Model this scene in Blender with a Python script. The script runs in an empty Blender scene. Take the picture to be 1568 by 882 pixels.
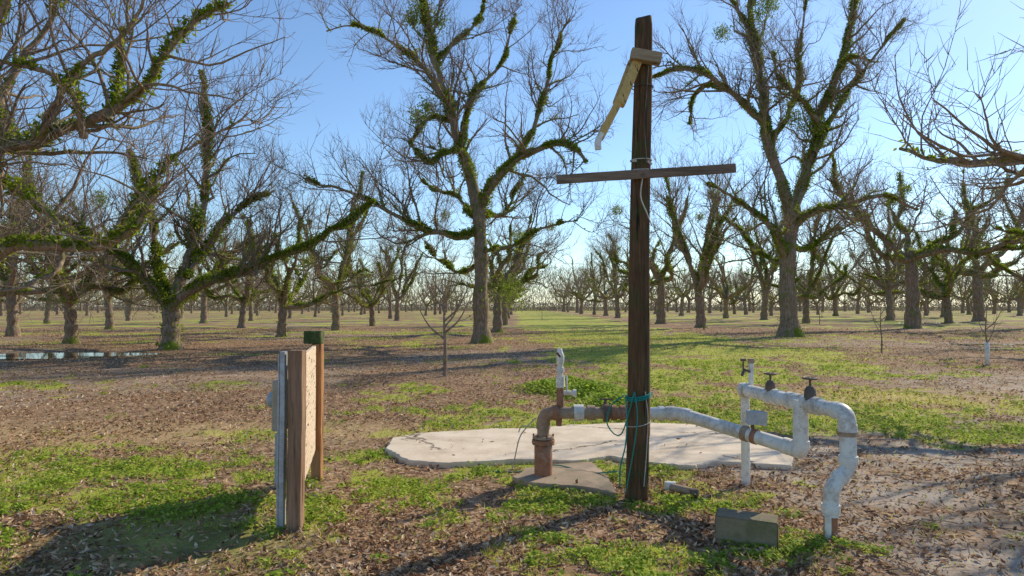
import bpy, bmesh, math, random
import numpy as np
from mathutils import Vector, Matrix
rng=np.random.default_rng(7); random.seed(7)
F=1045.3; CH=1.6; TH=math.atan(27/F)
def W(px,py,d):
    """camera-frame pixel (px,py) + ground distance d -> world position"""
    u=(px-784)/F; v=(441-py)/F
    dx,dy,dz=u, math.cos(TH)-v*math.sin(TH), math.sin(TH)+v*math.cos(TH)
    s=d/dy
    return Vector((dx*s,d,CH+dz*s))
def G(px,py):
    u=(px-784)/F; v=(441-py)/F
    dx,dy,dz=u, math.cos(TH)-v*math.sin(TH), math.sin(TH)+v*math.cos(TH)
    s=-CH/dz
    return Vector((dx*s,dy*s,0))
# ---------------------------------------------------------------- noise
_lat=rng.random((256,256))
def vn(x,y,f=1.0,o=0):
    x=np.asarray(x,float)*f+o*17.3+500; y=np.asarray(y,float)*f+o*9.1+500
    xi=np.floor(x).astype(int); yi=np.floor(y).astype(int)
    fx=x-xi; fy=y-yi; fx=fx*fx*(3-2*fx); fy=fy*fy*(3-2*fy)
    a=_lat[xi%256,yi%256]; b=_lat[(xi+1)%256,yi%256]; c=_lat[xi%256,(yi+1)%256]; d=_lat[(xi+1)%256,(yi+1)%256]
    return (a*(1-fx)+b*fx)*(1-fy)+(c*(1-fx)+d*fx)*fy
def sst(a,b,x):
    t=np.clip((x-a)/(b-a),0,1); return t*t*(3-2*t)
# ---------------------------------------------------------------- mesh builder
class MB:
    def __init__(s): s.v=[];s.f={};s.n=0
    def add(s,V,Fc,mat=0):
        V=np.asarray(V,float).reshape(-1,3); Fc=np.asarray(Fc,np.int64)
        s.v.append(V); s.f.setdefault((Fc.shape[1],mat),[]).append(Fc+s.n); s.n+=len(V)
    def tubes(s,P,R,sides,mat=0,cap=False):
        P=np.asarray(P,float); R=np.asarray(R,float); B,n,_=P.shape
        if B==0: return
        T=np.gradient(P,axis=1); T/=np.linalg.norm(T,axis=2,keepdims=True)+1e-9
        ref=np.where(np.abs(T[:,0,2:3])<0.8,np.array([[0,0,1.]]),np.array([[1.,0,0]]))
        u=ref; U=np.empty_like(P)
        for i in range(n):
            t=T[:,i]; u=u-(u*t).sum(1,keepdims=True)*t; u/=np.linalg.norm(u,axis=1,keepdims=True)+1e-9; U[:,i]=u
        Vv=np.cross(T,U); a=np.arange(sides)*2*math.pi/sides
        ring=P[:,:,None,:]+R[:,:,None,None]*(np.cos(a)[None,None,:,None]*U[:,:,None,:]+np.sin(a)[None,None,:,None]*Vv[:,:,None,:])
        b=(np.arange(B)*n*sides)[:,None,None]; i=(np.arange(n-1)*sides)[None,:,None]; j=np.arange(sides)[None,None,:]; j2=(j+1)%sides
        q=np.stack([b+i+j,b+i+j2,b+i+sides+j2,b+i+sides+j],-1).reshape(-1,4)
        s.add(ring.reshape(-1,3),q,mat)
        if cap:
            base=s.n-B*n*sides
            for k in range(B):
                o=base+k*n*sides
                s.f.setdefault((sides,mat),[]).append(np.array([[o+x for x in range(sides)][::-1]]))
                s.f[(sides,mat)].append(np.array([[o+(n-1)*sides+x for x in range(sides)]]))
    def leaves(s,C,U,V,mat=0):
        N=len(C)
        if N==0: return
        X=np.stack([C-U,C+V-U*.1,C+U,C-V-U*.1],1).reshape(-1,3)
        s.add(X,np.arange(N*4).reshape(-1,4),mat)
    def mesh(s,name,mats,smooth=True):
        me=bpy.data.meshes.new(name); V=np.concatenate(s.v)
        loops=[];starts=[];mi=[];o=0
        for (k,m),fl in s.f.items():
            A=np.concatenate(fl); loops.append(A.ravel()); starts.append(o+np.arange(len(A))*k); mi.append(np.full(len(A),m)); o+=A.size
        loops=np.concatenate(loops);starts=np.concatenate(starts);mi=np.concatenate(mi)
        me.vertices.add(len(V)); me.vertices.foreach_set('co',V.ravel().astype(np.float32))
        me.loops.add(len(loops)); me.loops.foreach_set('vertex_index',loops.astype(np.int32))
        me.polygons.add(len(starts)); me.polygons.foreach_set('loop_start',starts.astype(np.int32))
        me.polygons.foreach_set('material_index',mi.astype(np.int32))
        me.polygons.foreach_set('use_smooth',np.full(len(starts),smooth))
        me.update(calc_edges=True)
        for m in mats: me.materials.append(m)
        return me
def link(me,name,parent=None):
    o=bpy.data.objects.new(name,me); bpy.context.scene.collection.objects.link(o)
    if parent: o.parent=parent
    return o
def empty(name,loc=(0,0,0)):
    return link(None,name)
# ---------------------------------------------------------------- materials
def newmat(name):
    m=bpy.data.materials.new(name); m.use_nodes=True; nt=m.node_tree; nt.nodes.clear()
    out=nt.nodes.new('ShaderNodeOutputMaterial'); return m,nt,out
def nd(nt,t,**kw):
    n=nt.nodes.new(t)
    for k,v in kw.items(): setattr(n,k,v)
    return n
def ramp(nt,stops,src):
    r=nt.nodes.new('ShaderNodeValToRGB'); e=r.color_ramp.elements
    while len(e)<len(stops): e.new(0.5)
    for i,(p,c) in enumerate(stops):
        e[i].position=p; e[i].color=(c[0],c[1],c[2],1) if not isinstance(c,(int,float)) else (c,c,c,1)
    nt.links.new(src,r.inputs[0]); return r.outputs[0]
def noise(nt,vec,scale,detail=5,rough=.6,out='Fac'):
    n=nt.nodes.new('ShaderNodeTexNoise'); n.inputs['Scale'].default_value=scale; n.inputs['Detail'].default_value=detail; n.inputs['Roughness'].default_value=rough
    if vec is not None: nt.links.new(vec,n.inputs['Vector'])
    return n.outputs[out]
def mapping(nt,src,scale,rot=(0,0,0)):
    m=nt.nodes.new('ShaderNodeMapping'); m.inputs['Scale'].default_value=scale; m.inputs['Rotation'].default_value=rot; nt.links.new(src,m.inputs[0]); return m.outputs[0]
def mix(nt,a,b,f,bt='MIX'):
    m=nt.nodes.new('ShaderNodeMix'); m.data_type='RGBA'; m.blend_type=bt
    for s,i in ((f,0),(a,6),(b,7)):
        if isinstance(s,(int,float)): m.inputs[i].default_value=s
        elif isinstance(s,tuple): m.inputs[i].default_value=(s[0],s[1],s[2],1)
        else: nt.links.new(s,m.inputs[i])
    return m.outputs[2]
def mth(nt,op,a,b=0.0,clamp=False):
    m=nt.nodes.new('ShaderNodeMath'); m.operation=op; m.use_clamp=clamp
    for s,i in ((a,0),(b,1)):
        if isinstance(s,(int,float)): m.inputs[i].default_value=s
        else: nt.links.new(s,m.inputs[i])
    return m.outputs[0]
def finish(nt,out,col,rough=.85,bump=None,bs=.5,bd=.01,metal=0,spec=.3):
    p=nt.nodes.new('ShaderNodeBsdfPrincipled')
    if isinstance(col,tuple): p.inputs['Base Color'].default_value=(*col,1)
    else: nt.links.new(col,p.inputs['Base Color'])
    if isinstance(rough,(int,float)): p.inputs['Roughness'].default_value=rough
    else: nt.links.new(rough,p.inputs['Roughness'])
    p.inputs['Metallic'].default_value=metal; p.inputs['Specular IOR Level'].default_value=spec
    if bump is not None:
        b=nt.nodes.new('ShaderNodeBump'); b.inputs['Strength'].default_value=bs; b.inputs['Distance'].default_value=bd
        nt.links.new(bump,b.inputs['Height']); nt.links.new(b.outputs[0],p.inputs['Normal'])
    nt.links.new(p.outputs[0],out.inputs[0]); return p
def tc(nt,w='Object'): return nt.nodes.new('ShaderNodeTexCoord').outputs[w]

def wood(name,c1,c2,axis='Z',c3=None,moss=0,fine=60):
    m,nt,out=newmat(name); co=tc(nt)
    sc={'X':(1.2,fine/3,fine/3),'Y':(fine/3,1.2,fine/3),'Z':(fine/3,fine/3,1.2)}[axis]
    v=mapping(nt,co,sc); g=noise(nt,v,2.5,8,.7)
    g2=noise(nt,co,3,4)
    col=ramp(nt,[(.3,c1),(.62,c2)],g)
    col=mix(nt,col,c3 or c1,mth(nt,'MULTIPLY',ramp(nt,[(.45,0),(.7,1)],g2),.7))
    cr=ramp(nt,[(.30,0.0),(.40,1.0)],noise(nt,mapping(nt,co,tuple(x*.7 for x in sc)),2.2,3,.5))
    col=mix(nt,(c1[0]*.3,c1[1]*.3,c1[2]*.3),col,cr)
    if moss:
        col=mix(nt,col,(.05,.075,.02),mth(nt,'MULTIPLY',ramp(nt,[(.5,0),(.62,1)],noise(nt,co,7,4)),moss))
    finish(nt,out,col,.85,mth(nt,'ADD',g,mth(nt,'MULTIPLY',cr,.8)),.8,.008)
    return m
M_pole=wood('creosote_wood',(.035,.02,.011),(.17,.092,.042),'Z',(.075,.038,.017),.5)
M_bar=wood('weathered_board',(.09,.06,.045),(.28,.20,.14),'X',(.13,.085,.06))
M_block=wood('grey_block_wood',(.22,.15,.09),(.42,.32,.20),'X')
M_arm=wood('yellow_board',(.48,.27,.07),(.70,.47,.17),'Z',(.54,.34,.10))
M_post=wood('brown_post',(.16,.085,.05),(.38,.23,.14),'Z',(.24,.13,.075))
M_rearpost=wood('orange_post',(.26,.11,.045),(.50,.26,.11),'Z')
M_plank=wood('pale_plank',(.50,.36,.25),(.78,.62,.46),'Y',(.64,.48,.34))
M_mosstop=wood('mossy_wood',(.08,.08,.03),(.17,.18,.07),'Z',None,1)
def pipe_mat(name,base,dirt,rust,ra,metal=.0,rough=.5,dl=1.0):
    m,nt,out=newmat(name); co=tc(nt)
    n1=noise(nt,co,14,7,.7); n2=noise(nt,co,38,5,.6)
    col=mix(nt,base,dirt,mth(nt,'MULTIPLY',ramp(nt,[(.42,0),(.70,1)],n1),dl))
    col=mix(nt,col,rust,mth(nt,'MULTIPLY',ramp(nt,[(.5,0),(.6,1)],mth(nt,'ADD',mth(nt,'MULTIPLY',n2,.5),mth(nt,'MULTIPLY',noise(nt,co,5,3),.5))),ra))
    finish(nt,out,col,rough,n2,.25,.004,metal,.4); return m
M_galv=pipe_mat('weathered_white_pipe',(.76,.74,.68),(.50,.44,.34),(.30,.17,.09),.45,0,.45,.7)
M_pvc=pipe_mat('dirty_pvc',(.82,.79,.72),(.55,.48,.37),(.32,.2,.12),.4,0,.5,.7)
M_rust=pipe_mat('rusty_pipe',(.36,.16,.085),(.20,.105,.065),(.44,.32,.26),.6,0,.8)
M_rustgrey=pipe_mat('rust_grey_pipe',(.40,.30,.21),(.25,.15,.09),(.34,.16,.07),.7,0,.7)
M_dark=pipe_mat('dark_iron',(.10,.08,.065),(.17,.10,.065),(.24,.12,.06),.5,0,.6)
M_grey=pipe_mat('grey_metal',(.46,.49,.52),(.33,.34,.34),(.22,.17,.13),.3,.1,.45)
M_beige=pipe_mat('beige_box',(.50,.42,.31),(.38,.31,.22),(.28,.2,.13),.3)
def rope_mat(name,c):
    m,nt,out=newmat(name); finish(nt,out,mix(nt,c,tuple(x*.5 for x in c),noise(nt,tc(nt),90,3)),.8); return m
M_teal=rope_mat('teal_rope',(.03,.32,.27)); M_white=rope_mat('white_rope',(.6,.57,.5)); M_wire=rope_mat('wire',(.12,.1,.08))

def bark_mat(name,k=1.0):
    m,nt,out=newmat(name); co=tc(nt); geo=nt.nodes.new('ShaderNodeNewGeometry')
    g=noise(nt,mapping(nt,co,(1,1,.3)),14,5,.7); g2=noise(nt,co,1.3,2)
    col=ramp(nt,[(.3,(.10*k,.068*k,.048*k)),(.5,(.25*k,.18*k,.125*k)),(.72,(.50*k,.375*k,.27*k))],g)
    col=mix(nt,col,(.32*k,.24*k,.18*k),mth(nt,'MULTIPLY',g2,.5))
    sp=nt.nodes.new('ShaderNodeSeparateXYZ'); nt.links.new(geo.outputs['Normal'],sp.inputs[0])
    up=mth(nt,'ADD',mth(nt,'MULTIPLY',sp.outputs[2],.18),noise(nt,co,1.0,4,.65))
    at=nt.nodes.new('ShaderNodeAttribute'); at.attribute_name='thick'
    ms=mth(nt,'MULTIPLY',ramp(nt,[(.54,0),(.66,1)],up),at.outputs['Fac'])
    col=mix(nt,col,mix(nt,(.08,.11,.015),(.20,.25,.03),g),ms)
    finish(nt,out,col,.9,g,.9,.03,0,.1); return m
def leaf_mat(name,cols,tr=.4,rough=.7):
    m,nt,out=newmat(name); geo=nt.nodes.new('ShaderNodeNewGeometry')
    st=[(i/(len(cols)-1),c) for i,c in enumerate(cols)]
    col=ramp(nt,st,geo.outputs['Random Per Island'])
    p=nt.nodes.new('ShaderNodeBsdfPrincipled'); nt.links.new(col,p.inputs['Base Color']); p.inputs['Roughness'].default_value=rough; p.inputs['Specular IOR Level'].default_value=.2
    t=nt.nodes.new('ShaderNodeBsdfTranslucent'); nt.links.new(col,t.inputs[0])
    mx=nt.nodes.new('ShaderNodeMixShader'); mx.inputs[0].default_value=tr
    nt.links.new(p.outputs[0],mx.inputs[1]); nt.links.new(t.outputs[0],mx.inputs[2]); nt.links.new(mx.outputs[0],out.inputs[0]); return m
M_bark=bark_mat('pecan_bark')
M_fern=leaf_mat('resurrection_fern',[(.10,.16,.01),(.22,.30,.02),(.36,.43,.035),(.23,.21,.05)],.5)
M_mist=leaf_mat('mistletoe',[(.14,.21,.03),(.27,.34,.05),(.37,.40,.08)],.5)
M_grass=leaf_mat('grass_blades',[(.20,.25,.025),(.35,.41,.05),(.50,.52,.08),(.60,.51,.16)],.5)
M_clover=leaf_mat('clover',[(.14,.23,.02),(.27,.40,.035),(.40,.51,.06),(.52,.57,.10)],.45)
M_litter=leaf_mat('dry_leaves',[(.11,.058,.032),(.28,.155,.082),(.46,.275,.155),(.66,.45,.27),(.82,.65,.46)],.25)
# ---------------------------------------------------------------- trees
def unit(a): return a/(np.linalg.norm(a,axis=-1,keepdims=True)+1e-9)
def catmull(P,n):
    P=np.asarray(P,float); Q=np.vstack([2*P[0]-P[1],P,2*P[-1]-P[-2]])
    d=np.r_[0,np.cumsum(np.linalg.norm(np.diff(P,axis=0),axis=1))]; d/=d[-1]
    t=np.linspace(0,1,n); k=np.clip(np.searchsorted(d,t,side='right')-1,0,len(P)-2)
    u=((t-d[k])/(d[k+1]-d[k]+1e-9))[:,None]
    a,b,c,e=Q[k],Q[k+1],Q[k+2],Q[k+3]
    return .5*((2*b)+(-a+c)*u+(2*a-5*b+4*c-e)*u**2+(-a+3*b-3*c+e)*u**3)
def spawn(P,R,L,spacing,tmin,Lr,ang,n,trop,wander,rk,rcap,rmin,lenfall=.5,r=rng):
    B,N,_=P.shape
    cnt=np.maximum(1,r.poisson(L/spacing)); idx=np.repeat(np.arange(B),cnt)
    t=tmin+(1-tmin)*r.random(len(idx)); 
    first=np.r_[0,np.cumsum(cnt)[:-1]]; t[first]=.98
    f=t*(N-1); i=np.minimum(f.astype(int),N-2); w=(f-i)[:,None]
    S=P[idx,i]*(1-w)+P[idx,i+1]*w; T=unit(P[idx,i+1]-P[idx,i])
    Rl=R[idx,i]*(1-w[:,0])+R[idx,i+1]*w[:,0]
    rv=r.normal(size=(len(idx),3)); rv[:,2]+=.25; pr=unit(rv-(rv*T).sum(1,keepdims=True)*T)
    a=np.radians(r.uniform(ang[0],ang[1],len(idx)))[:,None]
    D=T*np.cos(a)+pr*np.sin(a); D[:,2]+=.15; D=unit(D)
    Lc=r.uniform(Lr[0],Lr[1],len(idx))*(1.15-lenfall*t)
    wn=np.cumsum(r.normal(size=(len(idx),n,3))*wander,axis=1); tt=np.linspace(0,1,n)[None,:,None]
    dirs=D[:,None,:]+wn; dirs[:,:,2:3]+=trop*tt; dirs=unit(dirs)
    C=np.concatenate([S[:,None,:],S[:,None,:]+np.cumsum(dirs[:,:-1]*(Lc/(n-1))[:,None,None],axis=1)],1)
    r0=np.clip(Rl*rk,rmin,rcap); Rc=r0[:,None]*(1-.72*np.linspace(0,1,n)[None,:]**.9)
    return C,Rc,Lc
def tree_mesh(name,limbs,seed,s=1.0,den=1.0,moss=1.0,mist=(),thick=1.0,fat=1.0,l1=1.0):
    r=np.random.default_rng(seed); mb=MB(); n0=26
    P=[];R=[]
    for pts,r0,r1 in limbs:
        c=catmull(pts,n0); L=np.linalg.norm(np.diff(c,axis=0),axis=1).sum()
        w=np.cumsum(r.normal(size=(n0,3)),axis=0); w-=np.linspace(0,1,n0)[:,None]*w[-1]
        c=c+w*.016*L/3*(1 if pts[0][2]>.5 else .4)
        tt=np.linspace(0,1,n0); rr=r0+(r1-r0)*tt**.85
        if pts[0][2]<.5: rr=rr*(1+.55*np.exp(-tt*9))
        else: rr=rr*fat
        rr=rr*(1+.10*np.sin(r.uniform(0,6)+tt*r.uniform(18,30)))
        P.append(c);R.append(rr)
    P=np.array(P);R=np.array(R); L0=np.linalg.norm(np.diff(P,axis=1),axis=2).sum(1)
    mb.tubes(P,R,10); thickV=[np.full(len(P)*n0*10,1.0)]
    br=np.array([p[0][2]>.5 for p,_,_ in limbs])
    Pb,Rb,Lb=P[br],R[br],L0[br]
    A=spawn(Pb,Rb,Lb,.52*s/den**.5/l1,.22,(1.4*s,3.8*s),(30,75),10,.5,.2,.55,.07*s,.02,r=r)
    mb.tubes(A[0],A[1]*thick,5); thickV.append(np.full(A[0].shape[0]*10*5,.4))
    B2=spawn(*A,.34*s/den**.5,.15,(.6*s,1.8*s),(25,65),7,.4,.18,.6,.022,.011,r=r)
    mb.tubes(B2[0],B2[1]*thick,3); thickV.append(np.zeros(B2[0].shape[0]*7*3))
    C2=spawn(*B2,.25*s/den,.1,(.3*s,1.0*s),(20,60),4,.3,.14,.7,.011,.0075,r=r)
    mb.tubes(C2[0],C2[1]*thick,3); thickV.append(np.zeros(C2[0].shape[0]*4*3))
    def fern(P,R,L,rate):
        cnt=r.poisson(L*rate); idx=np.repeat(np.arange(len(P)),cnt); N=P.shape[1]
        if len(idx)==0: return
        t=r.random(len(idx))*(N-1.001); i=t.astype(int); w=(t-i)[:,None]
        c=P[idx,i]*(1-w)+P[idx,i+1]*w; rad=R[idx,i]
        q=vn(t*.45+idx*7.7,idx*3.1,1.0,seed%9)
        keep=(q>.38)&(rad>.035)|(r.random(len(idx))<.04)
        c=c[keep];rad=rad[keep];q=q[keep]; k=len(c)
        off=r.normal(size=(k,3)); off[:,2]=np.abs(off[:,2])*1.4-.35; off=unit(off)
        c=c+off*rad[:,None]*r.uniform(.85,1.2,k)[:,None]+off*(r.random(k)*.18*np.clip((q-.38)*3,0,1))[:,None]
        U=unit(off+r.normal(size=(k,3))*.7)*r.uniform(.035,.10,k)[:,None]; V=unit(np.cross(U,r.normal(size=(k,3))))*r.uniform(.015,.038,k)[:,None]
        mb.leaves(c,U,V,1)
    if moss>0:
        fern(Pb,Rb,Lb,640*moss); fern(P[~br],R[~br],L0[~br],100*moss); fern(A[0][:, :6],A[1][:, :6],A[2]*.5,50*moss)
    for m_ in mist:
        c=np.array(m_[:3]); rad=m_[3]
        k=int(900*rad); off=r.normal(size=(k,3))*rad*.45; cc=c+off
        U=unit(r.normal(size=(k,3)))*r.uniform(.04,.09,k)[:,None]; V=unit(np.cross(U,r.normal(size=(k,3))))*r.uniform(.018,.035,k)[:,None]
        mb.leaves(cc,U,V,2)
    me=mb.mesh(name,[M_bark,M_fern,M_mist])
    at=me.attributes.new('thick','FLOAT','POINT'); a=np.zeros(mb.n,np.float32); tv=np.concatenate(thickV); a[:len(tv)]=tv*min(1,moss+.2)
    at.data.foreach_set('value',a)
    return me
def hero(base,D,specs,seed,ox=None,**kw):
    b=G(*base) if D is None else Vector((W(base[0],base[1],D).x,D,0))
    limbs=[]
    for pts,r0,r1 in specs:
        q=[]
        for p in pts:
            w=W(p[0],p[1],b.y+(p[2] if len(p)>2 else 0)); q.append([w.x-b.x,w.y-b.y,w.z])
        if pts[0][1]>=base[1]-1: q[0][2]=-.1
        limbs.append((q,r0,r1))
    mist=[]
    for m in kw.pop('mist',[]):
        w=W(m[0],m[1],b.y+m[2]); mist.append((w.x-b.x,w.y-b.y,w.z,m[3]))
    me=tree_mesh('pecan_tree',limbs,seed,mist=mist,fat=1.2,**kw); o=link(me,'pecan_tree'); o.location=b; return o
hero((738,525),29.3,[
 ([(738,525),(737,470),(739,400),(735,340),(737,300)],.33,.26),
 ([(736,335),(722,270,.3),(708,230,.3),(690,180,0),(678,140,-.5),(665,90,-.5),(657,40,0),(648,-30,0)],.22,.05),
 ([(737,318),(752,282,-.5),(795,242,-1),(838,222,-1.5),(878,228,-2),(897,248,-2)],.17,.05),
 ([(745,290),(790,235,1),(815,185,1.5),(833,140,1.5),(850,95,2),(872,30,2.5)],.13,.03),
 ([(736,350),(700,366,-.5),(650,352,-1.5),(600,330,-2),(555,305,-2.5),(510,287,-3),(470,275,-3.5)],.12,.03),
 ([(708,232),(684,236,-.6),(660,252,-1),(640,236,-1.2),(625,215,-1.2)],.09,.03),
 ([(692,185),(660,180,.8),(640,200,1.2),(622,240,1.5)],.08,.02),
 ([(706,222),(730,150,1),(765,90,1.6),(790,20,2)],.11,.03),
 ([(680,150),(645,105,1),(605,65,1.5),(560,45,1.5),(500,48,2)],.09,.02),
 ([(737,385),(785,375,-1.5),(830,352,-2.5),(885,338,-3)],.09,.02),
 ([(737,400),(705,416,1),(678,402,2),(650,370,3)],.09,.02),
 ([(735,340),(700,300,2),(670,290,3.5),(640,270,4.5)],.1,.02),
 ([(737,330),(770,330,2),(790,290,3.5),(810,260,4)],.1,.02),
 ([(664,95),(700,60,1),(730,30,1.5),(745,-20,2)],.08,.02)],11,
 mist=[(645,10,0,.6),(655,165,0,.5),(672,30,0,.5),(640,180,.5,.5),(780,445,-1,.8),(632,30,0,.4)],den=1.5,moss=1.2)
hero((1210,515),35.6,[
 ([(1210,515),(1207,460),(1205,400),(1211,350),(1213,325)],.46,.36),
 ([(1211,345),(1198,270,-.3),(1180,200,-.5),(1166,120,0),(1160,60,0),(1150,0,.5),(1142,-70,1)],.28,.08),
 ([(1184,215),(1155,172,-.8),(1120,140,-1.2),(1080,115,-1.5),(1040,108,-2),(995,120,-2)],.17,.05),
 ([(1120,140),(1085,128,1),(1062,150,1.5),(1056,190,2)],.10,.04),
 ([(1213,345),(1235,270,.5),(1255,200,.5),(1275,120,0),(1298,50,0),(1312,-40,0)],.27,.07),
 ([(1246,235),(1285,160,1),(1330,90,2),(1385,30,2)],.14,.03),
 ([(1206,405),(1182,352,-1),(1150,322,-1.5),(1112,292,-2),(1084,282,-2.5)],.15,.04),
 ([(1213,350),(1250,322,-1),(1300,312,-2),(1350,300,-2.5),(1405,322,-3)],.17,.04),
 ([(1256,200),(1232,160,-.7),(1195,125,-1.2),(1185,80,-1.5)],.12,.03),
 ([(1275,125),(1300,90,-1),(1345,95,-1.5)],.1,.03),
 ([(1208,380),(1240,380,2),(1290,350,4),(1330,330,5)],.13,.03),
 ([(1160,70),(1130,20,.5),(1090,-30,.5)],.12,.03),
 ([(1205,400),(1170,390,2),(1130,350,4),(1100,330,5)],.13,.03),
 ([(1182,215),(1215,150,1.5),(1225,80,2),(1235,0,2)],.12,.03)],12,
 mist=[(1240,195,0,.9),(1160,20,0,.8),(1160,60,0,.6),(1195,150,0,.7),(1105,50,0,.5),(1280,150,0,.5),(1215,180,0,.6),(1180,5,0,.6)],den=1.5,s=1.15,moss=1.1)
hero((262,535),25,[
 ([(262,535),(261,500),(263,478),(266,455)],.32,.29),
 ([(263,470),(228,432,-.5),(192,396,-1),(150,370,-1.5),(108,340,-1.5),(55,318,-2)],.17,.04),
 ([(266,468),(310,436,-.5),(370,416,-1),(420,390,-1.3),(470,374,-1.5),(520,345,-2),(572,308,-2)],.17,.03),
 ([(266,462),(281,420,.3),(300,370,.5),(315,310,.5),(322,240,.5),(318,180,0),(308,110,0)],.17,.03),
 ([(263,466),(246,400,.8),(236,340,1.2),(216,290,1.5),(198,230,2)],.13,.03),
 ([(284,425),(320,372,1),(362,322,1.8),(420,292,2.5)],.12,.03),
 ([(264,470),(230,440,2),(190,420,4),(150,400,5)],.13,.03),
 ([(266,470),(320,430,2),(350,390,4),(400,360,5)],.13,.03)],13,mist=[(300,330,0,.4)],den=1.4,moss=1.3)
hero((-75,588),14,[
 ([(-75,590),(-72,530),(-66,470),(-60,430)],.33,.28),
 ([(-62,450),(0,388,0),(60,370,-.3),(130,379,-.5),(172,365,-.5),(215,338,-.5),(240,290,-.5)],.16,.04),
 ([(-62,450),(-40,330,.2),(-10,250,.3),(60,226,.3),(130,208,.3),(168,186,.3),(232,142,.2),(250,90,0),(300,40,0),(350,5,0)],.16,.03),
 ([(-10,260),(12,200,.5),(5,165,.8),(35,110,1),(60,60,1.2),(95,-20,1.2)],.11,.03),
 ([(130,209),(118,150,-.5),(72,112,-.8),(10,98,-1),(-40,80,-1)],.07,.02),
 ([(-40,330),(0,280,-.8),(50,302,-1),(100,350,-1.2),(150,372,-1.3)],.08,.02),
 ([(60,226),(110,120,-.5),(170,60,-.8),(230,-20,-1)],.07,.02),
 ([(168,186),(185,120,.5),(190,60,.8),(200,-10,1)],.06,.02),
 ([(172,365),(240,270,.5),(300,220,.8),(360,190,1)],.05,.015),
 ([(-62,430),(-200,300,0),(-300,250,0),(-400,150,0)],.18,.04),
 ([(-62,430),(-90,300,-1),(-60,150,-1.5),(0,20,-1.8),(60,-60,-2)],.17,.04),
 ([(-62,440),(-100,330,2),(-60,200,3),(-30,80,3.5)],.17,.04)],14,den=1.15,moss=.5)
def gen_limbs(seed,h0,H,spread,k,r0):
    r=np.random.default_rng(seed); lean=r.normal(size=2)*.12
    limbs=[([[0,0,-.1],[lean[0]*.4,lean[1]*.4,h0*.5],[lean[0],lean[1],h0],[lean[0]*1.2,lean[1]*1.2,h0+.4]],r0,r0*.82)]
    az=r.uniform(0,6.28)
    for i in range(k):
        a=az+i*6.283/k+r.normal()*.3; up=r.uniform(0,1)
        reach=spread*(1-.65*up)*r.uniform(.8,1.15); hh=H*(.35+.65*up)*r.uniform(.9,1.05)
        p=[[lean[0],lean[1],h0-.05]]; bend=r.normal()*.5
        for t in (.2,.42,.65,.83,1):
            aa=a+bend*t+r.normal()*.1; rr=reach*t**(.9); z=h0+(hh-h0)*(t**(1.6-up*.7))+r.normal()*.25
            p.append([lean[0]+math.cos(aa)*rr,lean[1]+math.sin(aa)*rr,z])
        ra=r0*r.uniform(.50,.66); limbs.append((p,ra,.03))
        if r.random()<.6:
            q=p[2]; a2=a+r.choice([-1,1])*r.uniform(.5,1.0); m=[[q[0],q[1],q[2]]]
            for t in (.35,.7,1): m.append([q[0]+math.cos(a2)*reach*.5*t,q[1]+math.sin(a2)*reach*.5*t,q[2]+(hh-q[2])*.7*t+r.normal()*.2])
            limbs.append((m,ra*.6,.025))
    return limbs
variants=[]
cfg=[(2.1,9.5,5.6,5,.27),(2.5,11,5.6,5,.30),(1.9,8.8,5.8,5,.26),(3.2,12.5,5.3,5,.33),(2.4,10.5,5.6,5,.28),(3.6,13,5.6,5,.34)]
for i,(h0,H,sp,k,r0) in enumerate(cfg):
    lim=gen_limbs(40+i,h0,H,sp,k,r0); rr=np.random.default_rng(i)
    ms=[(rr.normal()*1.5,rr.normal()*1.5,H*rr.uniform(.5,.8),rr.uniform(.35,.6)) for _ in range(rr.integers(0,4))]
    variants.append(tree_mesh('pecan_tree_mid',lim,60+i,den=.95,moss=.7,mist=ms,l1=1.0))
bare=tree_mesh('pecan_tree_bare',gen_limbs(45,3.4,13,6.4,6,.34),70,den=1.0,moss=.12)
far=[]
for i,(h0,H,sp,k,r0) in enumerate(cfg[:5]):
    lim=gen_limbs(80+i,h0,H*1.0,sp,k,r0*1.0); far.append(tree_mesh('pecan_tree_far',lim,90+i,den=.40,moss=.15,thick=1.4,l1=.9))
placed=[]
def put(x,y,v,rz,sc,name='pecan_tree',parent=None,pool=None):
    o=link((pool or variants)[v],name,parent); o.location=(x,y,0); o.rotation_euler=(0,0,rz); o.scale=(sc,sc,sc*random.uniform(.95,1.06)); placed.append((x,y)); return o
def putpx(px,py,v,rz,sc):
    g=G(px,py); return put(g.x,g.y,v,rz,sc)
for a in [(110,526,0,.3,.95),(430,516,2,1.2,.9),(515,506,4,2.2,.95),(20,515,4,4,1),(168,504,1,0.5,.85),(370,502,0,3,.9),(571,499,2,5,.9),(608,491,1,2,.9),
          (762,509,3,.6,.85),(772,498,5,2.2,.8),(1012,496,3,3.8,1.2),(946,487,1,1,1.1),(1170,490,1,2.8,1.2),(1280,484,0,5,1.3),(1398,503,5,4.1,1.4),
          (1500,492,3,1.4,1.5),(1365,488,4,3.3,1.3),(1445,486,0,2.5,1.3),(910,482,4,.2,1),(1125,481,2,4.4,1.1),(1235,480,4,2.1,1.2)]:
    putpx(*a)
put(27.0,27,5,.9,1.25); put(13.9,10.0,0,2.0,1.0,pool=[bare]); put(40,40,1,1.9,1.3); put(41,28,4,.9,1.1); put(-25,25,1,4,1); put(-27,12,4,1,1)
near=[(p[0],p[1]) for p in placed]+[(-1.3,29.3),(14.5,35.6),(-12.5,25),(-11.5,14)]
mass=empty('distant_pecan_orchard')
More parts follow.
